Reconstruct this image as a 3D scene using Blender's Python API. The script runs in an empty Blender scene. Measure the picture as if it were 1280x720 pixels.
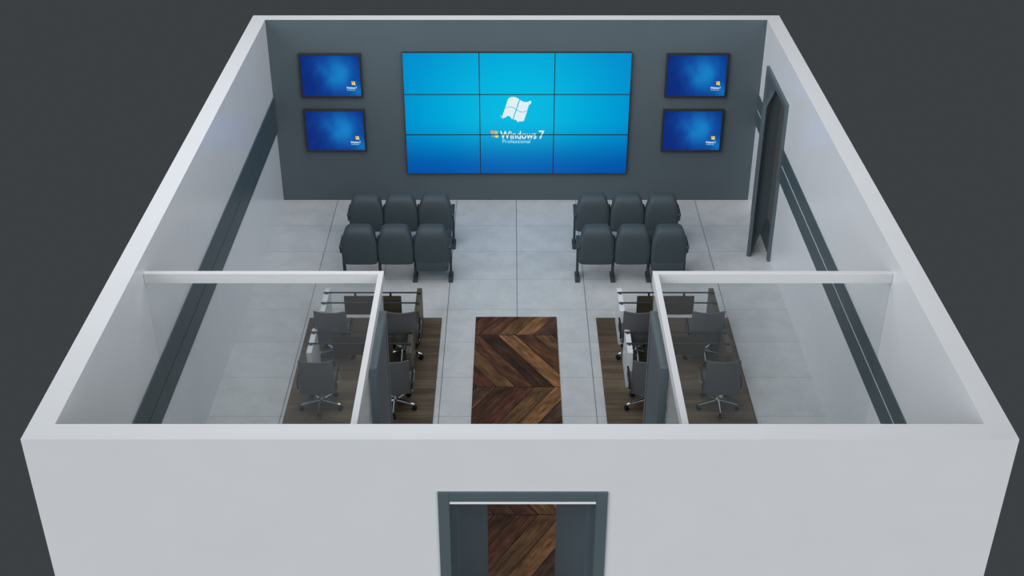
import bpy, bmesh, math, random
from mathutils import Vector, Matrix
random.seed(4)
S = bpy.context.scene
COL = S.collection
PI = math.pi

# ------------------------------------------------------------------ helpers
def lin(r, g, b):
    f = lambda c: (c/255/12.92) if c/255 <= .04045 else ((c/255+.055)/1.055)**2.4
    return (f(r), f(g), f(b), 1)

def rbox(bm, x0, x1, y0, y1, z0, z1, bev=0.0, seg=2, M=None):
    t = bmesh.new()
    bmesh.ops.create_cube(t, size=1)
    for v in t.verts:
        v.co = Vector(((x0+x1)/2+v.co.x*(x1-x0), (y0+y1)/2+v.co.y*(y1-y0), (z0+z1)/2+v.co.z*(z1-z0)))
    if bev > 0:
        bmesh.ops.bevel(t, geom=list(t.edges), offset=bev, segments=seg, profile=.5, affect='EDGES')
    if M is not None: bmesh.ops.transform(t, matrix=M, verts=t.verts)
    merge(bm, t)

def merge(bm, t):
    me = bpy.data.meshes.new('tmp'); t.to_mesh(me); t.free()
    bm.from_mesh(me); bpy.data.meshes.remove(me)

def tube(bm, pts, r, n=10, rr=None, flat=1.0):
    pts = [Vector(p) for p in pts]
    rings = []
    up = None
    for i, p in enumerate(pts):
        d = (pts[min(i+1, len(pts)-1)] - pts[max(i-1, 0)]).normalized()
        if up is None:
            up = Vector((1, 0, 0)) if abs(d.x) < .9 else Vector((0, 0, 1))
        a = (up - d*up.dot(d)).normalized(); b = d.cross(a); up = a
        R = r if rr is None else rr[i]
        rings.append([bm.verts.new(p + a*math.cos(2*PI*k/n)*R + b*math.sin(2*PI*k/n)*R*flat) for k in range(n)])
    for i in range(len(rings)-1):
        for k in range(n):
            bm.faces.new((rings[i][k], rings[i][(k+1) % n], rings[i+1][(k+1) % n], rings[i+1][k]))
    bm.faces.new(list(reversed(rings[0]))); bm.faces.new(rings[-1])

def cyl(bm, p0, p1, r, n=16): tube(bm, [p0, p1], r, n)

def arc(pts, n=6):
    """Catmull-Rom through points"""
    P = [Vector(p) for p in pts]; P = [P[0]]+P+[P[-1]]; out = []
    for i in range(1, len(P)-2):
        for k in range(n):
            t = k/n
            out.append(.5*((2*P[i]) + (P[i+1]-P[i-1])*t + (2*P[i-1]-5*P[i]+4*P[i+1]-P[i+2])*t*t + (3*P[i]-P[i-1]-3*P[i+1]+P[i+2])*t**3))
    out.append(P[-2]); return out

def obj(name, bm, mat, parent=None, smooth=False, loc=None):
    bmesh.ops.recalc_face_normals(bm, faces=bm.faces)
    me = bpy.data.meshes.new(name); bm.to_mesh(me); bm.free()
    if mat is not None:
        for m in (mat if isinstance(mat, (list, tuple)) else [mat]): me.materials.append(m)
    if smooth:
        for p in me.polygons: p.use_smooth = True
        try: me.set_sharp_from_angle(angle=math.radians(40))
        except Exception: pass
    o = bpy.data.objects.new(name, me); COL.objects.link(o)
    if parent is not None: o.parent = parent
    if loc is not None: o.location = loc
    return o

def thing(name, label, cat, loc=(0, 0, 0), rz=0, group=None):
    o = bpy.data.objects.new(name, None); COL.objects.link(o)
    o.empty_display_size = .1
    o.location = loc; o.rotation_euler = (0, 0, rz)
    o['label'] = label; o['category'] = cat
    if group: o['group'] = group
    return o

def struct(name, bm, mat, label=None):
    o = obj(name, bm, mat); o['kind'] = 'structure'
    if label: o['label'] = label
    return o

def kids(o): return [c for c in COL.objects if c.parent == o]
def dup(o, loc, label=None, parent=None, rz=None):
    c = o.copy(); COL.objects.link(c)
    if parent is not None: c.parent = parent
    if loc is not None: c.location = loc
    if rz is not None: c.rotation_euler = (0, 0, rz)
    if label: c['label'] = label
    for k in kids(o): dup(k, None, None, c)
    return c

# ------------------------------------------------------------------ materials
class N:
    def __init__(s, name):
        s.m = bpy.data.materials.new(name); s.m.use_nodes = True
        s.t = s.m.node_tree; s.t.nodes.clear()
        s.out = s.n('ShaderNodeOutputMaterial')
    def n(s, typ, **kw):
        q = s.t.nodes.new(typ)
        for k, v in kw.items(): setattr(q, k, v)
        return q
    def l(s, a, b): s.t.links.new(a, b)
    def put(s, sock, v):
        if hasattr(v, 'is_output') or hasattr(v, 'links'): s.l(v, sock)
        else: sock.default_value = v
    def math(s, op, a, b=None, c=None, clamp=False):
        q = s.n('ShaderNodeMath', operation=op); q.use_clamp = clamp
        s.put(q.inputs[0], a)
        if b is not None: s.put(q.inputs[1], b)
        if c is not None: s.put(q.inputs[2], c)
        return q.outputs[0]
    def coords(s):
        tc = s.n('ShaderNodeTexCoord'); sp = s.n('ShaderNodeSeparateXYZ')
        s.l(tc.outputs['Object'], sp.inputs[0])
        return tc.outputs['Object'], sp.outputs[0], sp.outputs[1], sp.outputs[2]
    def comb(s, x, y, z=0.0):
        q = s.n('ShaderNodeCombineXYZ'); s.put(q.inputs[0], x); s.put(q.inputs[1], y); s.put(q.inputs[2], z)
        return q.outputs[0]
    def noise(s, vec, scale, detail=3, rough=.5):
        q = s.n('ShaderNodeTexNoise'); s.put(q.inputs['Vector'], vec)
        q.inputs['Scale'].default_value = scale; q.inputs['Detail'].default_value = detail
        q.inputs['Roughness'].default_value = rough
        return q.outputs['Fac']
    def ramp(s, fac, stops, interp='LINEAR'):
        q = s.n('ShaderNodeValToRGB'); q.color_ramp.interpolation = interp
        e = q.color_ramp.elements
        while len(e) < len(stops): e.new(.5)
        for k, (p, c) in enumerate(stops): e[k].position = p; e[k].color = c
        s.put(q.inputs[0], fac); return q.outputs[0]
    def mix(s, fac, a, b, blend='MIX'):
        q = s.n('ShaderNodeMix', data_type='RGBA', blend_type=blend)
        s.put(q.inputs[0], fac); s.put(q.inputs[6], a); s.put(q.inputs[7], b)
        return q.outputs[2]
    def bsdf(s, col, rough=.5, metal=0., spec=.5, bump=None, bstr=.1, bdist=.01):
        b = s.n('ShaderNodeBsdfPrincipled')
        s.put(b.inputs['Base Color'], col); s.put(b.inputs['Roughness'], rough)
        b.inputs['Metallic'].default_value = metal
        b.inputs['Specular IOR Level'].default_value = spec
        if bump is not None:
            q = s.n('ShaderNodeBump'); q.inputs['Strength'].default_value = bstr; q.inputs['Distance'].default_value = bdist
            s.l(bump, q.inputs['Height']); s.l(q.outputs[0], b.inputs['Normal'])
        s.l(b.outputs[0], s.out.inputs[0]); return b

def simple(name, c, rough=.5, metal=0., spec=.5, var=.04, scale=20, bstr=.05):
    n = N(name); o, x, y, z = n.coords()
    f = n.noise(o, scale)
    a = tuple(v*(1-var) for v in c[:3])+(1,); b = tuple(min(1, v*(1+var)) for v in c[:3])+(1,)
    n.bsdf(n.ramp(f, [(.3, a), (.7, b)]), rough, metal, spec, bump=f, bstr=bstr, bdist=.002)
    return n.m

M = {}
M['white'] = simple('white_wall_paint', (.675, .69, .72, 1), .6, spec=.2, var=.01, scale=3, bstr=.01)
M['white_in'] = simple('satin_white_interior_paint', (.72, .74, .775, 1), .22, spec=.45, var=.01, scale=3, bstr=.0)
M['rail_white'] = simple('white_rail_paint', (.61, .62, .64, 1), .65, spec=.2, var=.01)
M['slate'] = simple('slate_wall_paint', (.074, .098, .113, 1), .5, spec=.4, var=.03, scale=2, bstr=.02)
M['slate_trim'] = simple('slate_trim_paint', (.055, .082, .094, 1), .4, spec=.4, var=.03, scale=4, bstr=.02)
M['slate_frame'] = simple('slate_door_paint', (.085, .115, .13, 1), .45, spec=.4, var=.03, scale=4, bstr=.02)
M['slate_leaf'] = simple('slate_door_leaf_paint', (.065, .088, .104, 1), .45, spec=.4, var=.03, scale=4, bstr=.02)
M['grey_line'] = simple('grey_inlay', (.12, .14, .15, 1), .4)
M['chair_teal'] = simple('slate_upholstery', (.047, .066, .077, 1), .6, spec=.3, var=.08, scale=60, bstr=.15)
M['seat_metal'] = simple('slate_powder_coat', (.044, .061, .070, 1), .65, spec=.2, var=.05)
M['office_grey'] = simple('grey_mesh_leather', (.085, .088, .095, 1), .5, spec=.4, var=.05, scale=80, bstr=.1)
M['black'] = simple('black_plastic', (.008, .008, .009, 1), .5, spec=.3)
M['chrome'] = simple('chrome', (.58, .59, .6, 1), .14, metal=1, var=.02, bstr=0)
M['desk_white'] = simple('white_laminate', (.66, .68, .72, 1), .4, var=.01)
M['rail_dark'] = simple('dark_steel', (.035, .042, .048, 1), .4, metal=.3, spec=.4)
M['bezel'] = simple('black_bezel', (.02, .023, .026, 1), .35, spec=.4)
M['frame_strip'] = simple('bright_white_strip', (.85, .86, .88, 1), .4, var=.01)

# concrete-look floor tiles: columns 0.959 m, rows 0.819 m
def floor_mat():
    n = N('grey_floor_tiles'); o, x, y, z = n.coords()
    gx = n.math('DIVIDE', n.math('SUBTRACT', x, .0074), .9588)
    gy = n.math('DIVIDE', n.math('ADD', y, .887), .8191)
    dx = n.math('MULTIPLY', n.math('ABSOLUTE', n.math('SUBTRACT', gx, n.math('ROUND', gx))), .9588)
    dy = n.math('MULTIPLY', n.math('ABSOLUTE', n.math('SUBTRACT', gy, n.math('ROUND', gy))), .8191)
    lx = n.math('MULTIPLY', n.math('LESS_THAN', dx, .0055), .8); ly = n.math('LESS_THAN', dy, .006)
    line = n.math('MAXIMUM', lx, n.math('MULTIPLY', ly, .36))
    wn = n.n('ShaderNodeTexWhiteNoise', noise_dimensions='2D')
    n.l(n.comb(n.math('FLOOR', gx), n.math('FLOOR', gy)), wn.inputs['Vector'])
    big = n.noise(o, 3.5, 5, .65)
    fine = n.noise(o, 55, 4, .75)
    f = n.math('ADD', n.math('MULTIPLY', big, .4), n.math('MULTIPLY', fine, .6))
    f = n.math('ADD', f, n.math('MULTIPLY', n.math('SUBTRACT', wn.outputs[0], .5), .06))
    c = n.ramp(f, [(.36, (.40, .418, .432, 1)), (.5, (.50, .52, .537, 1)), (.66, (.585, .603, .618, 1))])
    c = n.mix(line, c, (.09, .095, .10, 1))
    n.bsdf(c, .42, spec=.4, bump=n.math('SUBTRACT', fine, n.math('MULTIPLY', line, 2.0)), bstr=.12, bdist=.003)
    return n.m
M['floor'] = floor_mat()

# chevron wood runner (object origin sits on a seam)
def runner_mat():
    n = N('chevron_wood_boards'); o, x, y, z = n.coords()
    P = 1.195; W = .243; k = .61
    q = n.math('DIVIDE', y, P); b = n.math('FLOOR', q)
    v = n.math('MULTIPLY', n.math('SUBTRACT', q, b), P)
    par = n.math('FLOORED_MODULO', b, 2.0)                      # 0: "\"  1: "/"
    u0 = n.math('ADD', x, n.math('MULTIPLY', v, k))
    u1 = n.math('SUBTRACT', x, n.math('MULTIPLY', n.math('SUBTRACT', v, P), k))
    u = n.math('ADD', n.math('MULTIPLY', u0, n.math('SUBTRACT', 1.0, par)), n.math('MULTIPLY', u1, par))
    g = n.math('DIVIDE', n.math('ADD', u, .01), W); fl = n.math('FLOOR', g); fr = n.math('SUBTRACT', g, fl)
    D = (.036, .018, .011, 1); K = (.052, .026, .014, 1); RB = (.080, .036, .020, 1); RD = (.078, .031, .019, 1)
    OL = (.098, .054, .026, 1); TN = (.180, .090, .042, 1); PU = (.066, .036, .026, 1)
    def table(lst):                                             # board colours by board number, -5 .. 10
        f = n.math('DIVIDE', n.math('ADD', fl, 5.5), 16.0)
        return n.ramp(f, [(k_/16, c_) for k_, c_ in enumerate(lst)], 'CONSTANT')
    t0 = table([OL, RB, PU, RD, OL, RB, D, TN, RB, OL, D, K, RB, OL, K, PU])
    tm = table([K, OL, RB, PU, K, RD, OL, TN, PU, K, RB, OL, K, PU, RD, TN])
    t1 = table([K, OL, RB, PU, K, RD, RB, OL, TN, PU, K, D, K, PU, RD, TN])
    base = n.mix(n.math('LESS_THAN', b, -.5), t0, tm)
    base = n.mix(n.math('GREATER_THAN', b, .5), base, t1)
    gv = n.comb(n.math('MULTIPLY', u, 48.0), n.math('MULTIPLY', v, 3.0), n.math('MULTIPLY', fl, 3.7))
    gr = n.noise(gv, 1.0, 6, .6)
    bl = n.noise(n.comb(n.math('MULTIPLY', u, 9.0), n.math('MULTIPLY', v, 4.0), fl), 1.0, 3, .6)
    c = n.mix(1.0, base, n.ramp(gr, [(.3, (.55, .53, .5, 1)), (.7, (1.5, 1.47, 1.43, 1))]), 'MULTIPLY')
    c = n.mix(1.0, c, n.ramp(bl, [(.3, (.45, .42, .40, 1)), (.5, (1, 1, 1, 1)), (.7, (1.7, 1.6, 1.5, 1))]), 'MULTIPLY')
    e1 = n.math('LESS_THAN', n.math('MINIMUM', fr, n.math('SUBTRACT', 1.0, fr)), .022)
    e2 = n.math('LESS_THAN', n.math('MINIMUM', v, n.math('SUBTRACT', P, v)), .006)
    c = n.mix(n.math('MAXIMUM', e1, e2), c, (.008, .005, .004, 1))
    n.bsdf(c, .6, spec=.12, bump=gr, bstr=.1, bdist=.002)
    return n.m
M['runner'] = runner_mat()

def wood_mat(name, cols, along='x', plank=.0, gs=1.0):
    n = N(name); o, x, y, z = n.coords()
    a, c_, d = (x, y, z) if along == 'x' else ((y, x, z) if along == 'y' else (z, x, y))
    vec = n.comb(n.math('MULTIPLY', a, 1.6*gs), n.math('MULTIPLY', c_, 26*gs), n.math('MULTIPLY', d, 26*gs))
    g = n.noise(vec, 1.0, 6, .6)
    vec2 = n.comb(n.math('MULTIPLY', a, .8*gs), n.math('MULTIPLY', c_, 7*gs), n.math('MULTIPLY', d, 7*gs))
    g2 = n.noise(vec2, 1.0, 3, .5)
    f = n.math('ADD', n.math('MULTIPLY', g, .55), n.math('MULTIPLY', g2, .45))
    if plank:
        q = n.math('DIVIDE', c_, plank); fl = n.math('FLOOR', q); fr = n.math('SUBTRACT', q, fl)
        wn = n.n('ShaderNodeTexWhiteNoise', noise_dimensions='1D'); n.l(fl, wn.inputs['W'])
        f = n.math('ADD', f, n.math('MULTIPLY', n.math('SUBTRACT', wn.outputs[0], .5), .10))
    c = n.ramp(f, [(.36, cols[0]), (.5, cols[1]), (.64, cols[2])])
    if plank:
        c = n.mix(n.math('LESS_THAN', fr, .035), c, tuple(v*.6 for v in cols[0][:3])+(1,))
    n.bsdf(c, .5, spec=.3, bump=g, bstr=.08, bdist=.002)
    return n.m
M['mat_wood'] = wood_mat('walnut_laminate_boards', [(.055, .041, .027, 1), (.098, .072, .047, 1), (.150, .113, .075, 1)], 'x', .21)
M['desk_wood'] = wood_mat('olive_walnut_veneer', [(.060, .053, .038, 1), (.085, .074, .053, 1), (.11, .097, .07, 1)], 'y')
M['desk_wood_x'] = wood_mat('dark_walnut_veneer', [(.040, .034, .024, 1), (.055, .047, .033, 1), (.07, .06, .043, 1)], 'x')

def glass_mat():
    n = N('clear_glass')
    tr = n.n('ShaderNodeBsdfTransparent'); tr.inputs[0].default_value = (.965, .975, .975, 1)
    gl = n.n('ShaderNodeBsdfGlossy'); gl.inputs['Roughness'].default_value = 0.0; gl.inputs[0].default_value = (1, 1, 1, 1)
    lw = n.n('ShaderNodeLayerWeight'); lw.inputs[0].default_value = .5
    f = n.math('ADD', .085, n.math('MULTIPLY', n.math('POWER', lw.outputs['Facing'], 5.0), .35))
    mx = n.n('ShaderNodeMixShader'); n.l(f, mx.inputs[0]); n.l(tr.outputs[0], mx.inputs[1]); n.l(gl.outputs[0], mx.inputs[2])
    n.l(mx.outputs[0], n.out.inputs[0]); return n.m
M['glass'] = glass_mat()

def emis(name, build, strength=1.0, gloss=.015):
    n = N(name); c = build(n)
    e = n.n('ShaderNodeEmission'); n.put(e.inputs[0], c); e.inputs[1].default_value = strength
    g = n.n('ShaderNodeBsdfGlossy'); g.inputs['Roughness'].default_value = .25
    mx = n.n('ShaderNodeMixShader'); mx.inputs[0].default_value = gloss
    n.l(e.outputs[0], mx.inputs[1]); n.l(g.outputs[0], mx.inputs[2]); n.l(mx.outputs[0], n.out.inputs[0])
    return n.m

def big_screen(n):
    o, x, y, z = n.coords()        # origin at wall centre, x +-1.74, z +-1.0
    dx = n.math('DIVIDE', x, 2.1); dz = n.math('DIVIDE', n.math('SUBTRACT', z, .12), 1.75)
    r = n.math('SQRT', n.math('ADD', n.math('MULTIPLY', dx, dx), n.math('MULTIPLY', dz, dz)))
    rad = n.ramp(r, [(0, lin(0, 190, 228)), (.35, lin(0, 178, 222)), (.85, lin(0, 146, 208)), (1, lin(0, 140, 204))])
    # the glow fades into deep blue towards the bottom of the picture
    t = n.math('DIVIDE', n.math('ADD', z, 1.0), .95, clamp=True)
    low = n.ramp(n.math('ABSOLUTE', dx), [(0, lin(0, 96, 178)), (1, lin(0, 78, 164))])
    s = n.n('ShaderNodeMapRange', interpolation_type='SMOOTHSTEP'); n.l(t, s.inputs[0])
    return n.mix(s.outputs[0], low, rad)
M['big_screen'] = emis('blue_display_image', big_screen)

def small_screen(n):
    o, x, y, z = n.coords()        # origin at the screen's centre, x +-.44, z +-.32
    w = n.noise(n.comb(n.math('MULTIPLY', x, 3.0), n.math('MULTIPLY', z, 2.0), 0.0), 1.6, 3, .5)
    # slanting beam of light from the top right down to the lower right
    bx = n.math('SUBTRACT', x, n.math('ADD', .13, n.math('MULTIPLY', z, -.12)))
    bx = n.math('ADD', bx, n.math('MULTIPLY', n.math('SUBTRACT', w, .5), .35))
    g = n.math('POWER', 2.718, n.math('MULTIPLY', n.math('MULTIPLY', bx, bx), -13.0))
    zz = n.math('SUBTRACT', z, .03)
    gz = n.math('POWER', 2.718, n.math('MULTIPLY', n.math('MULTIPLY', zz, zz), -10.0))
    f = n.math('MULTIPLY', g, gz)
    wx = n.math('SUBTRACT', x, .42); wz = n.math('ADD', z, .27)
    c2 = n.math('POWER', 2.718, n.math('MULTIPLY', n.math('ADD', n.math('MULTIPLY', wx, wx), n.math('MULTIPLY', wz, wz)), -70.0))
    f = n.math('ADD', f, n.math('MULTIPLY', c2, .6), clamp=True)
    f = n.math('ADD', f, n.math('MULTIPLY', n.math('SUBTRACT', w, .5), .15), clamp=True)
    return n.ramp(f, [(0, lin(8, 42, 122)), (.35, lin(10, 70, 152)), (.7, lin(14, 100, 178)), (1, lin(20, 128, 198))])
M['small_screen'] = emis('dark_blue_display_image', small_screen)
def flat(c): return lambda n: c
M['em_white'] = emis('white_display_mark', flat(lin(222, 240, 246)), 1.0, 0.0)
M['em_pale'] = emis('pale_display_lettering', flat(lin(150, 225, 245)), 1.0, 0.0)
M['em_orange'] = emis('orange_display_mark', flat(lin(228, 150, 86)), 1.0, 0.0)
M['em_green'] = emis('green_display_mark', flat(lin(165, 208, 130)), 1.0, 0.0)
M['em_yellow'] = emis('yellow_display_mark', flat(lin(240, 216, 112)), 1.0, 0.0)
M['em_blue'] = emis('blue_display_mark', flat(lin(120, 165, 180)), 1.0, 0.0)

# ------------------------------------------------------------------ room shell
A = 3.743; T = .21; L = 9.925; H = 3.0
bm = bmesh.new(); rbox(bm, -A, A, -L-.2, 0, -.12, 0)
struct('floor', bm, M['floor'])
bm = bmesh.new(); rbox(bm, -A-T, A+T, 0, .2, -.12, H)
wb = struct('wall_back', bm, [M['white'], M['slate']])
for p in wb.data.polygons:
    if p.normal.y < -.9: p.material_index = 1
bm = bmesh.new(); rbox(bm, -A-T, -A, -L, 0, -.12, H); wl = struct('wall_left', bm, [M['white'], M['white_in']])
for p in wl.data.polygons:
    if p.normal.x > .9: p.material_index = 1
# right wall with its door opening
DY0, DY1, DZ = -1.93, -.60, 2.39
bm = bmesh.new()
rbox(bm, A, A+T, DY1+.05, 0, -.12, H); rbox(bm, A, A+T, -L, DY0-.05, -.12, H); rbox(bm, A, A+T, DY0-.05, DY1+.05, DZ+.04, H)
wr = struct('wall_right', bm, [M['white'], M['white_in']])
for p in wr.data.polygons:
    if p.normal.x < -.9: p.material_index = 1
# front wall with the entrance opening
FX0, FX1, FZ = -.575, .625, 2.342
bm = bmesh.new()
rbox(bm, -A-T, FX0-.05, -L-.2, -L, 0, H); rbox(bm, FX1+.05, A+T, -L-.2, -L, 0, H); rbox(bm, FX0-.05, FX1+.05, -L-.2, -L, 2.42, H)
struct('wall_front', bm, M['white'])

def trim(name, x0, x1, y0, y1, z0, z1, m):
    bm = bmesh.new(); rbox(bm, x0, x1, y0, y1, z0, z1, .003, 1); return struct(name, bm, m)
# dado bands: left wall (two boards and a dim grey inlay), right wall (two boards, white gap)
trim('trim_1', -A, -A+.02, -L, 0, 1.195, 1.468, M['slate_trim'])
trim('trim_2', -A, -A+.02, -L, 0, 1.486, 1.775, M['slate_trim'])
trim('trim_3', -A, -A+.012, -L, 0, 1.468, 1.486, M['grey_line'])
trim('trim_4', A-.015, A, -L, -2.03, 1.315, 1.545, M['slate_trim'])
trim('trim_5', A-.015, A, -L, -2.03, 1.588, 1.810, M['slate_trim'])
trim('trim_6', A-.015, A, -.51, 0, 1.315, 1.545, M['slate_trim'])
trim('trim_7', A-.015, A, -.51, 0, 1.588, 1.810, M['slate_trim'])

# ------------------------------------------------------------------ doors
# side door in the right wall: frame with an inward-swung leaf
bm = bmesh.new()
fx0, fx1 = A-.045, A+.07
rbox(bm, fx0, A, DY1, DY1+.088, 0, 2.475, .004, 1); rbox(bm, fx0, A, DY0-.088, DY0, 0, 2.475, .004, 1)
rbox(bm, fx0, A, DY0, DY1, DZ, 2.475, .004, 1)
rbox(bm, A-.002, A+T-.002, DY1, DY1+.048, 0, DZ+.038); rbox(bm, A-.002, A+T-.002, DY0-.048, DY0, 0, DZ+.038)
rbox(bm, A-.002, A+T-.002, DY0, DY1, DZ, DZ+.038)
rbox(bm, A+.001, A+T, DY0, DY1, -.10, -.004)
d1 = struct('door_1', bm, M['slate_frame'], 'slate grey side door standing ajar in the right wall')
h = Vector((A+T-.03, DY1-.02)); e = Vector((3.440, -1.868)); v = e-h
ang = math.atan2(v.y, v.x); Lf = v.length
MM = Matrix.Translation((h.x, h.y, 0)) @ Matrix.Rotation(ang, 4, 'Z')
bm = bmesh.new(); rbox(bm, 0, Lf, -.027, .027, .012, 2.386, .003, 1, MM)
leaf = obj('door_leaf', bm, M['slate_leaf'], d1)

# entrance double door in the front wall
bm = bmesh.new(); yf = -L-.2
rbox(bm, FX0-.093, FX0, yf-.02, yf-.0005, 0, 2.47, .003, 1); rbox(bm, FX1, FX1+.093, yf-.02, yf-.0005, 0, 2.47, .003, 1)
rbox(bm, FX0-.048, FX0, yf-.003, yf+.198, 0, 2.418); rbox(bm, FX1, FX1+.048, yf-.003, yf+.198, 0, 2.418)
rbox(bm, FX0-.048, FX1+.048, yf+.012, yf+.198, FZ, 2.418)
rbox(bm, FX0-.002, FX0+.062, yf+.10, yf+.14, 0, FZ+.01); rbox(bm, FX1-.062, FX1+.002, yf+.10, yf+.14, 0, FZ+.01)
rbox(bm, FX0, FX1, yf-.02, yf-.0005, 2.372, 2.47, .003, 1)
d2 = struct('door_2', bm, M['slate_frame'], 'slate framed entrance with both leaves folded inward')
bm = bmesh.new(); rbox(bm, FX0, FX1, yf-.012, yf+.010, FZ, 2.372, .002, 1)
s_ = obj('header_strip', bm, M['frame_strip'], d2); s_['label'] = 'thin white strip under the door head'
for sx, hx in ((1, FX0), (-1, FX1)):
    a_ = math.radians(64)
    MM = Matrix.Translation((hx+sx*.03, yf+.165, 0)) @ Matrix.Rotation(a_ if sx > 0 else PI-a_, 4, 'Z')
    bm = bmesh.new(); rbox(bm, 0, .565, -.02, .02, .03, 2.335, .003, 1, MM)
    lf = obj('door_leaf', bm, M['slate_leaf'], d2)

# ------------------------------------------------------------------ glass booths in the two front corners
GZ = 2.725; RZ = 2.835; GY = -7.21
def booth(sx, n, label, dlabel):
    # geometry written for the right booth and mirrored by sx
    def B(bm, x0, x1, *r, **k):
        a, b = sorted((sx*x0, sx*x1)); rbox(bm, a, b, *r, **k)
    t = thing('glass_partition', label, 'partition', (sx*1.37, GY, 0), group=None)
    off = Vector((-sx*1.37, -GY, 0))
    def fin(bm): bmesh.ops.translate(bm, vec=off, verts=bm.verts); return bm
    bm = bmesh.new()
    B(bm, 1.345, A-.002, GY-.03, GY+.03, GZ, RZ, bev=.002, seg=1)
    B(bm, 1.345, 1.40, -L+.002, GY-.03, GZ, RZ, bev=.002, seg=1)
    obj('top_rail', fin(bm), M['rail_white'], t)
    bm = bmesh.new(); B(bm, 1.385, A-.004, GY-.005, GY+.005, 0, GZ); p = obj('glass_pane', fin(bm), M['glass'], t)
    bm = bmesh.new(); B(bm, 1.367, 1.377, -7.352, GY+.005, 0, GZ); obj('glass_pane', fin(bm), M['glass'], t)
    bm = bmesh.new(); B(bm, 1.367, 1.377, -8.372, -7.352, 2.475, GZ); obj('glass_pane', fin(bm), M['glass'], t)
    bm = bmesh.new(); B(bm, 1.367, 1.377, -L+.004, -8.372, 0, GZ); obj('glass_pane', fin(bm), M['glass'], t)
    bm = bmesh.new()
    B(bm, 1.325, 1.395, -7.43, -7.352, 0, 2.472, bev=.003, seg=1); B(bm, 1.325, 1.395, -8.372, -8.295, 0, 2.472, bev=.003, seg=1)
    B(bm, 1.325, 1.395, -8.295, -7.43, 2.39, 2.472, bev=.003, seg=1)
    fr = obj('door_frame', fin(bm), M['slate_frame'], t)
    bm = bmesh.new(); B(bm, 1.332, 1.375, -8.292, -7.433, .01, 2.387, bev=.002, seg=1)
    lf = obj('door_leaf', fin(bm), M['slate_leaf'], t)
booth(-1, 1, 'glass booth wall with white top rail and slate door, in the front left corner', '')
booth(1, 2, 'glass booth wall with white top rail and slate door, in the front right corner', '')

# ------------------------------------------------------------------ screens
def text_mesh(name, s, size, mat, parent, cx, z, y, width=None, hgt=None, bold=0.0, ext=.0015):
    cu = bpy.data.curves.new('t', 'FONT'); cu.body = s; cu.size = size; cu.extrude = ext; cu.offset = bold
    cu.resolution_u = 3
    to = bpy.data.objects.new('t', cu); COL.objects.link(to)
    dg = bpy.context.evaluated_depsgraph_get(); dg.update()
    me = bpy.data.meshes.new_from_object(to.evaluated_get(dg))
    bpy.data.objects.remove(to); bpy.data.curves.remove(cu)
    xs = [v.co.x for v in me.vertices]; ys = [v.co.y for v in me.vertices]
    w = max(xs)-min(xs); hh = max(ys)-min(ys)
    kx = width/w if width else 1; ky = hgt/hh if hgt else kx
    for v in me.vertices:
        c = v.co.copy()
        v.co = Vector((cx + (c.x-(min(xs)+w/2))*kx, y - c.z, z + (c.y-min(ys))*ky))
    me.materials.clear(); me.materials.append(mat)
    o = bpy.data.objects.new(name, me); COL.objects.link(o); o.parent = parent
    return o

def poly(bm, pts, y, th=.002):
    vs = [bm.verts.new((p[0], y, p[1])) for p in pts]
    f = bm.faces.new(vs); f.normal_update()
    r = bmesh.ops.extrude_face_region(bm, geom=[f])
    bmesh.ops.translate(bm, vec=(0, th, 0), verts=[g for g in r['geom'] if isinstance(g, bmesh.types.BMVert)])

VX, VZ = .013, 1.503
vw = thing('video_wall', 'large bright blue video wall of nine joined display panels on the slate wall', 'video wall', (VX, 0, VZ))
W2 = 1.736; H2 = 1.005; TY = -.058
gxs = [-W2, -.574, .574, W2]; gzs = [-H2, -.335, .335, H2]
for i in range(3):
    for j in range(3):
        bm = bmesh.new(); rbox(bm, gxs[i]+.001, gxs[i+1]-.001, -.055, -.001, gzs[j]+.001, gzs[j+1]-.001)
        pn = obj('display_panel', bm, M['bezel'], vw)
        b = .0075
        bm = bmesh.new(); rbox(bm, gxs[i]+b, gxs[i+1]-b, -.0575, -.0545, gzs[j]+b, gzs[j+1]-b)
        obj('screen', bm, M['big_screen'], pn)
# bezel joints run in front of the picture
def flag_pane(bm, u0, u1, v0, v1, ragged=None):
    # waving flag, corners measured from the picture (local to the video wall)
    def P(u, v):
        x = -.112 + u*.345 + (v-1)*.100 - .02
        z = 1.775-VZ + (v-1)*.318 - u*.036 + .034*math.sin(u*2*PI)
        return x, z
    n = 10; pts = []
    for k in range(n+1): pts.append((u0+(u1-u0)*k/n, v0, 'b'))
    for k in range(1, n+1): pts.append((u1, v0+(v1-v0)*k/n, 'r'))
    for k in range(1, n+1): pts.append((u1-(u1-u0)*k/n, v1, 't'))
    for k in range(1, n): pts.append((u0, v1-(v1-v0)*k/n, 'l'))
    out = []
    for q, (u, v, s) in enumerate(pts):
        x, z = P(u, v)
        if ragged and s in ragged:
            if s == 'r': x += random.uniform(-.012, .022)
            else: z += random.uniform(-.022, .012)
        out.append((x, z))
    poly(bm, out, TY-.004)
bm = bmesh.new()
flag_pane(bm, 0, .485, .5, 1); flag_pane(bm, .525, 1, .5, 1, 'r')
flag_pane(bm, 0, .485, 0, .465, 'b'); flag_pane(bm, .525, 1, 0, .465, 'b')
for q in range(14):
    x = random.uniform(-.26, -.20); z = random.uniform(-.07, .02)
    rbox(bm, x, x+.007, TY-.003, TY, z, z+.007)
lg = obj('logo', bm, M['em_white'], vw); lg['label'] = 'white waving four pane flag'
tx = text_mesh('lettering', 'Windows', .16, M['em_white'], vw, .038-VX-.002, 1.098-VZ, TY, width=.565, hgt=.132, bold=.002)
tx['label'] = 'white lettering'
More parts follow.
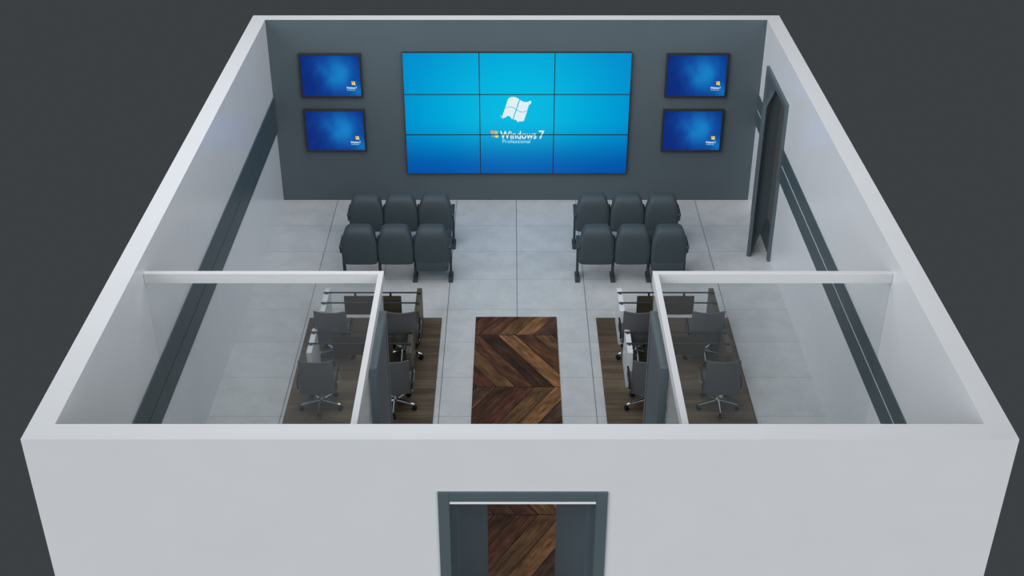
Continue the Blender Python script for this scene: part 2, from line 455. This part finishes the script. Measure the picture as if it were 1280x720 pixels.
text_mesh('lettering', '7', .18, M['em_white'], vw, .40-VX, 1.100-VZ, TY, width=.085, hgt=.138, bold=.003)
text_mesh('lettering', 'Professional', .08, M['em_pale'], vw, .005-VX, 1.026-VZ, TY, width=.435, hgt=.062, bold=.0005)
def mini_flag(parent, cx, cz, s, y, warm=False):
    def blob(mat, dx, dz, w, hh):
        bm = bmesh.new(); pts = []
        for k in range(16):
            a = 2*PI*k/16; c, d = math.cos(a), math.sin(a)
            pts.append((cx+s*(dx+w*math.copysign(abs(c)**.6, c)+.25*w*d), cz+s*(dz+hh*math.copysign(abs(d)**.6, d)-.3*hh*c)))
        poly(bm, pts, y); return bm
    for m, dx, dz in (('em_orange', -.42, .40), ('em_yellow' if warm else 'em_green', .30, .32), ('em_yellow' if warm else 'em_blue', -.26, -.34), ('em_yellow', .42, -.45)):
        obj('small_logo', blob(M[m], dx, dz, .34, .33), M[m], parent)
mini_flag(vw, -.335-VX, 1.183-VZ, .078, TY-.003)
# thin black joints between the nine panels
bm = bmesh.new()
for gx in gxs[1:3]: rbox(bm, gx-.0075, gx+.0075, TY-.006, -.054, -H2, H2)
for gz in gzs[1:3]: rbox(bm, -W2, W2, TY-.0062, -.054, gz-.0065, gz+.0065)
jt = obj('bezel_joint', bm, M['bezel'], vw)

def monitor(x0, x1, z0, z1, label):
    cx, cz = (x0+x1)/2, (z0+z1)/2; w, h2 = (x1-x0)/2, (z1-z0)/2
    t = thing('wall_monitor', label, 'monitor', (cx, 0, cz), group='small wall monitors')
    bm = bmesh.new()
    rbox(bm, -w, w, -.045, -.001, -h2, h2, .003, 1)
    obj('housing', bm, M['bezel'], t)
    b = .026
    bm = bmesh.new()
    for a in ((-w, w, h2-b, h2), (-w, w, -h2, -h2+b), (-w, -w+b, -h2+b, h2-b), (w-b, w, -h2+b, h2-b)):
        rbox(bm, a[0], a[1], -.056, -.044, a[2], a[3], .002, 1)
    obj('bezel', bm, M['bezel'], t)
    bm = bmesh.new(); rbox(bm, -w+b, w-b, -.0475, -.0445, -h2+b, h2-b); sc = obj('screen', bm, M['small_screen'], t)
    text_mesh('lettering', 'Windows 7', .05, M['em_white'], sc, .305, -.212, -.0485, width=.155, hgt=.034, bold=.001)
    text_mesh('lettering', 'Professional', .03, M['em_pale'], sc, .295, -.238, -.0485, width=.12, hgt=.017)
    mini_flag(sc, .335, -.118, .040, -.0500, True)
    return t
monitor(-3.290, -2.350, 1.786, 2.488, 'small wall monitor, upper one left of the big video wall')
monitor(-3.290, -2.345, .879, 1.582, 'small wall monitor, lower one left of the big video wall')
monitor(2.276, 3.219, 1.786, 2.488, 'small wall monitor, upper one right of the big video wall')
monitor(2.276, 3.216, .879, 1.582, 'small wall monitor, lower one right of the big video wall')

# ------------------------------------------------------------------ chevron wood runner and the two desk platforms
bm = bmesh.new(); rbox(bm, -.551, .551, -4.60, 1.655, 0, .015, .002, 1)
rn = obj('wooden_runner', bm, M['runner'], loc=(-.006, -5.213, 0))
rn['label'] = 'dark chevron wood runner lying between the desks towards the entrance'; rn['category'] = 'runner'
for cx, side in ((-1.92, 'left'), (1.985, 'right')):
    bm = bmesh.new(); rbox(bm, -.902, .902, -2.8, 0, 0, .025, .003, 1)
    o = obj('wooden_platform', bm, M['mat_wood'], loc=(cx, -3.598, 0))
    o['label'] = 'low brown wooden platform under the %s desks' % side; o['category'] = 'platform'
PZ = .025

# ------------------------------------------------------------------ rows of tip-up auditorium seats
def back_bm():
    lv = [(.312, .215, -.035, -.135), (.318, .236, -.01, -.155), (.335, .246, .0, -.165), (.42, .255, .0, -.180), (.55, .258, .0, -.192),
          (.64, .252, .008, -.198), (.72, .236, .015, -.199), (.79, .214, .022, -.192), (.83, .200, .026, -.182),
          (.862, .183, .026, -.160), (.883, .165, .018, -.135), (.894, .140, 0, -.105), (.898, .10, -.02, -.08)]
    bm = bmesh.new(); rings = []; n = 32
    for z, w, y1, y0 in lv:
        cy, d = (y1+y0)/2, (y1-y0)/2; ring = []
        for k in range(n):
            a = 2*PI*k/n; c, s = math.cos(a), math.sin(a)
            ring.append(bm.verts.new((w*math.copysign(abs(c)**.38, c), cy+d*math.copysign(abs(s)**.55, s), z)))
        rings.append(ring)
    for i in range(len(rings)-1):
        for k in range(n): bm.faces.new((rings[i][k], rings[i][(k+1) % n], rings[i+1][(k+1) % n], rings[i+1][k]))
    bm.faces.new(rings[-1]); bm.faces.new(list(reversed(rings[0])))
    return bm
SP = .509
def seat_row(label, loc):
    t = thing('auditorium_seat_row', label, 'row of seats', loc, group='rows of three slate tip-up seats')
    for i in range(3):
        bm = back_bm(); bmesh.ops.translate(bm, vec=((i-1)*SP, 0, 0), verts=bm.verts)
        obj('backrest', bm, M['chair_teal'], t, smooth=True)
        bm = bmesh.new()
        x = (i-1)*SP
        if i < 2:   # tipped up
            rbox(bm, x-.215, x+.215, .012, .115, .36, .76, .035, 3, None)
            c = obj('seat_cushion', bm, M['chair_teal'], t, smooth=True)
        else:       # folded down
            rbox(bm, x-.232, x+.232, -.168, .30, .212, .372, .028, 3)
            c = obj('seat_cushion', bm, M['chair_teal'], t, smooth=True); c['label'] = 'seat cushion folded down'
    for i in range(4):
        x = (i-1.5)*SP
        bm = bmesh.new(); rbox(bm, x-.0165, x+.0165, -.02, .09, .04, .585, .005, 1)
        lg = obj('leg', bm, M['seat_metal'], t)
        bm = bmesh.new(); rbox(bm, x-.032, x+.032, -.125, .125, 0, .05, .004, 1)
        obj('foot_plate', bm, M['seat_metal'], lg)
        bm = bmesh.new()
        ye = -.185 if i in (0, 3) else -.09
        rbox(bm, x-.026, x+.026, ye, .165, .58, .625, .014, 3)
        rbox(bm, x-.022, x+.022, ye+.03, .12, .50, .585, .008, 1)
        obj('armrest', bm, M['seat_metal'], t, smooth=True)
    return t
r0 = seat_row('row of three slate seats, left block, nearest the left desks', (-1.7035, -2.50, 0))
dup(r0, (-1.7035, -1.52, 0), 'row of three slate seats, left block, closer to the video wall')
dup(r0, (1.6375, -2.50, 0), 'row of three slate seats, right block, nearest the right desks')
dup(r0, (1.6375, -1.52, 0), 'row of three slate seats, right block, closer to the video wall')

# ------------------------------------------------------------------ desks
def desk(label, loc):
    t = thing('desk', label, 'desk', loc, group='open desks with two crossbars')
    W = 1.293; ZT = .522        # origin: left outer far corner on the platform; panels run towards -y
    for k, (x0, m, lb) in enumerate(((0, 'desk_white', 'white side panel'), (W-.066, 'desk_wood', 'brown wooden side panel'))):
        bm = bmesh.new(); rbox(bm, x0, x0+.066, -.585, 0, 0, ZT, .002, 1)
        p = obj('side_panel', bm, M[m], t); p['label'] = lb
        for y in (-.155, -.415):
            bm = bmesh.new(); cyl(bm, (x0+.034, y, ZT-.002), (x0+.034, y, ZT+.016), .013)
            obj('standoff', bm, M['rail_dark'], p)
    for y in (-.155, -.415):
        bm = bmesh.new(); rbox(bm, -.004, W-.012, y-.010, y+.010, ZT+.014, ZT+.031, .003, 1)
        obj('crossbar', bm, M['rail_dark'], t)
    bm = bmesh.new(); rbox(bm, .262, 1.022, -.165, -.147, .205, .492, .002, 1)
    p = obj('modesty_panel', bm, M['desk_wood_x'], t); p['label'] = 'dark wooden modesty panel'
    for x in (.415, .883):
        bm = bmesh.new(); rbox(bm, x-.014, x+.014, -.167, -.145, .481, ZT+.016, .002, 1)
        obj('bracket', bm, M['rail_dark'], p)
    return t
d0 = desk('desk with white and wooden side panels, left platform, farther from the entrance', (-2.556, -3.685, PZ))
dup(d0, (-2.594, -4.652, PZ), 'desk with white and wooden side panels, left platform, nearer the entrance')
dup(d0, (1.337, -3.685, PZ), 'desk with white and wooden side panels, right platform, farther from the entrance')
dup(d0, (1.362, -4.650, PZ), 'desk with white and wooden side panels, right platform, nearer the entrance')

# ------------------------------------------------------------------ office chairs
def sheet(bm, f, th, nu=12, nv=10):
    """closed slab from a mid-surface f(u,v) -> point; th along approx normal"""
    g = [[f(i/nu, j/nv) for j in range(nv+1)] for i in range(nu+1)]
    def nor(i, j):
        a = g[min(i+1, nu)][j]-g[max(i-1, 0)][j]; b = g[i][min(j+1, nv)]-g[i][max(j-1, 0)]
        return a.cross(b).normalized()
    F = [[bm.verts.new(g[i][j]+nor(i, j)*th/2) for j in range(nv+1)] for i in range(nu+1)]
    R = [[bm.verts.new(g[i][j]-nor(i, j)*th/2) for j in range(nv+1)] for i in range(nu+1)]
    for i in range(nu):
        for j in range(nv):
            bm.faces.new((F[i][j], F[i+1][j], F[i+1][j+1], F[i][j+1])); bm.faces.new((R[i][j+1], R[i+1][j+1], R[i+1][j], R[i][j]))
    for i in range(nu):
        bm.faces.new((F[i+1][0], F[i][0], R[i][0], R[i+1][0])); bm.faces.new((F[i][nv], F[i+1][nv], R[i+1][nv], R[i][nv]))
    for j in range(nv):
        bm.faces.new((F[0][j], F[0][j+1], R[0][j+1], R[0][j])); bm.faces.new((F[nu][j+1], F[nu][j], R[nu][j], R[nu][j+1]))

def office_chair(label, loc):
    t = thing('office_chair', label, 'office chair', loc, group='grey office chairs on chrome star bases')
    def fb(u, v):
        s = 2*u-1; w = .202+.005*(1-v)
        return Vector((s*w, -.205+.045*s*s+.012*(1-v)**2-.008*v, .310+.474*v+.006*s*s*v))
    bm = bmesh.new(); sheet(bm, fb, .020); obj('backrest', bm, M['office_grey'], t, smooth=True)
    def fs(u, v):
        s = 2*u-1
        return Vector((s*.20, -.17+.42*v, .335+.010*s*s-.07*max(0, v-.8)+.012*(1-v)**3))
    bm = bmesh.new(); sheet(bm, fs, .035); obj('seat', bm, M['office_grey'], t, smooth=True)
    bm = bmesh.new()
    rbox(bm, -.075, .075, -.10, .10, .285, .318, .008, 2)
    tube(bm, [(.07, .02, .30), (.19, .03, .295)], .006)
    obj('tilt_mechanism', bm, M['black'], t)
    bm = bmesh.new(); tube(bm, [(0, 0, .10), (0, 0, .19), (0, 0, .192), (0, 0, .29)], .02, 16, rr=[.023, .023, .013, .013]); obj('gas_lift', bm, M['chrome'], t, smooth=True)
    for s in (-1, 1):
        bm = bmesh.new()
        tube(bm, arc([(s*.228, -.196, .40), (s*.230, -.200, .46), (s*.230, -.172, .505), (s*.230, -.08, .525), (s*.230, .06, .530), (s*.230, .10, .515)], 5), .0125, 10)
        a = obj('armrest', bm, M['black'], t, smooth=True)
        bm = bmesh.new()
        tube(bm, arc([(s*.185, -.11, .318), (s*.218, -.15, .325), (s*.229, -.19, .36), (s*.228, -.197, .405)], 5), .008, 8)
        b_ = obj('arm_bracket', bm, M['chrome'], a, smooth=True); b_['label'] = 'chrome arm bracket'
        bm = bmesh.new()
        tube(bm, arc([(s*.230, .085, .518), (s*.232, .10, .44), (s*.222, .06, .34), (s*.185, .03, .322)], 5), .008, 8)
        b_ = obj('arm_bracket', bm, M['chrome'], a, smooth=True); b_['label'] = 'chrome arm bracket'
    bm = bmesh.new()
    cyl(bm, (0, 0, .085), (0, 0, .125), .035)
    R = .252
    for k in range(5):
        a = -PI/2+2*PI*k/5; c, s = math.cos(a), math.sin(a)
        tube(bm, [(c*.02, s*.02, .105), (c*.14, s*.14, .094), (c*R, s*R, .078)], .02, 8, rr=[.026, .021, .015])
    b = obj('star_base', bm, M['chrome'], t, smooth=True)
    for k in range(5):
        a = -PI/2+2*PI*k/5; c, s = math.cos(a), math.sin(a); px, py = c*(R-.004), s*(R-.004)
        bm = bmesh.new()
        for q in (-1, 1):
            ox, oy = -s*.014*q, c*.014*q
            cyl(bm, (px+ox-s*.009*q, py+oy+c*.009*q, .029), (px+ox+s*.007*q, py+oy-c*.007*q, .029), .028, 14)
        cyl(bm, (px, py, .03), (px, py, .075), .010, 8)
        obj('caster', bm, M['black'], b)
    return t
c0 = office_chair('grey office chair at the nearer left desk, beside its white panel', (-2.387, -5.63, PZ))
dup(c0, (-1.486, -5.63, PZ), 'grey office chair at the nearer left desk, beside its wooden panel')
dup(c0, (-2.352, -4.53, PZ), 'grey office chair at the farther left desk, beside its white panel', rz=math.radians(0))
dup(c0, (-1.470, -4.53, PZ), 'grey office chair at the farther left desk, beside its wooden panel')
dup(c0, (1.568, -5.63, PZ), 'grey office chair at the nearer right desk, beside its white panel')
dup(c0, (2.440, -5.63, PZ), 'grey office chair at the nearer right desk, beside its wooden panel')
dup(c0, (1.545, -4.53, PZ), 'grey office chair at the farther right desk, beside its white panel')
dup(c0, (2.408, -4.53, PZ), 'grey office chair at the farther right desk, beside its wooden panel')

# ------------------------------------------------------------------ light
def area(name, loc, target, size, power, col=(1, 1, 1), sy=None):
    l = bpy.data.lights.new(name, 'AREA'); l.energy = power; l.size = size; l.color = col
    if sy: l.shape = 'RECTANGLE'; l.size_y = sy
    o = bpy.data.objects.new(name, l); COL.objects.link(o); o.location = loc
    o.rotation_euler = (Vector(target)-Vector(loc)).to_track_quat('-Z', 'Y').to_euler()
    return o
def sun(name, d, strength, angle, col=(1, 1, 1)):
    l = bpy.data.lights.new(name, 'SUN'); l.energy = strength; l.angle = math.radians(angle); l.color = col
    o = bpy.data.objects.new(name, l); COL.objects.link(o); o.location = (0, 0, 12)
    o.rotation_euler = Vector(d).to_track_quat('-Z', 'Y').to_euler(); return o
sun('sun_front_left', (.62, .62, -.45), 2.1, 50, (.965, .985, 1))
sun('sun_front_right', (-.60, .80, -.45), 1.35, 50, (.965, .985, 1))
area('overhead_lamp', (-1.2, -4.8, 9.0), (-1.2, -4.8, 0), 6, 430, (.965, .985, 1), 8)
w = bpy.data.worlds.new('world'); S.world = w; w.use_nodes = True
bg = w.node_tree.nodes['Background']; bg.inputs[0].default_value = (.0445, .0505, .0535, 1); bg.inputs[1].default_value = 1.0

# ------------------------------------------------------------------ camera
cam = bpy.data.cameras.new('camera'); co = bpy.data.objects.new('camera', cam); COL.objects.link(co)
cam.sensor_width = 36; cam.lens = 1555.83*36/1280; cam.clip_end = 200
co.location = (-.0627, -17.967, 9.0798); co.rotation_euler = (PI/2-.5385, 0, 0)
S.camera = co
S.view_settings.view_transform = 'Standard'; S.view_settings.look = 'None'
S.view_settings.exposure = 0; S.view_settings.gamma = 1; S.view_settings.use_curve_mapping = False
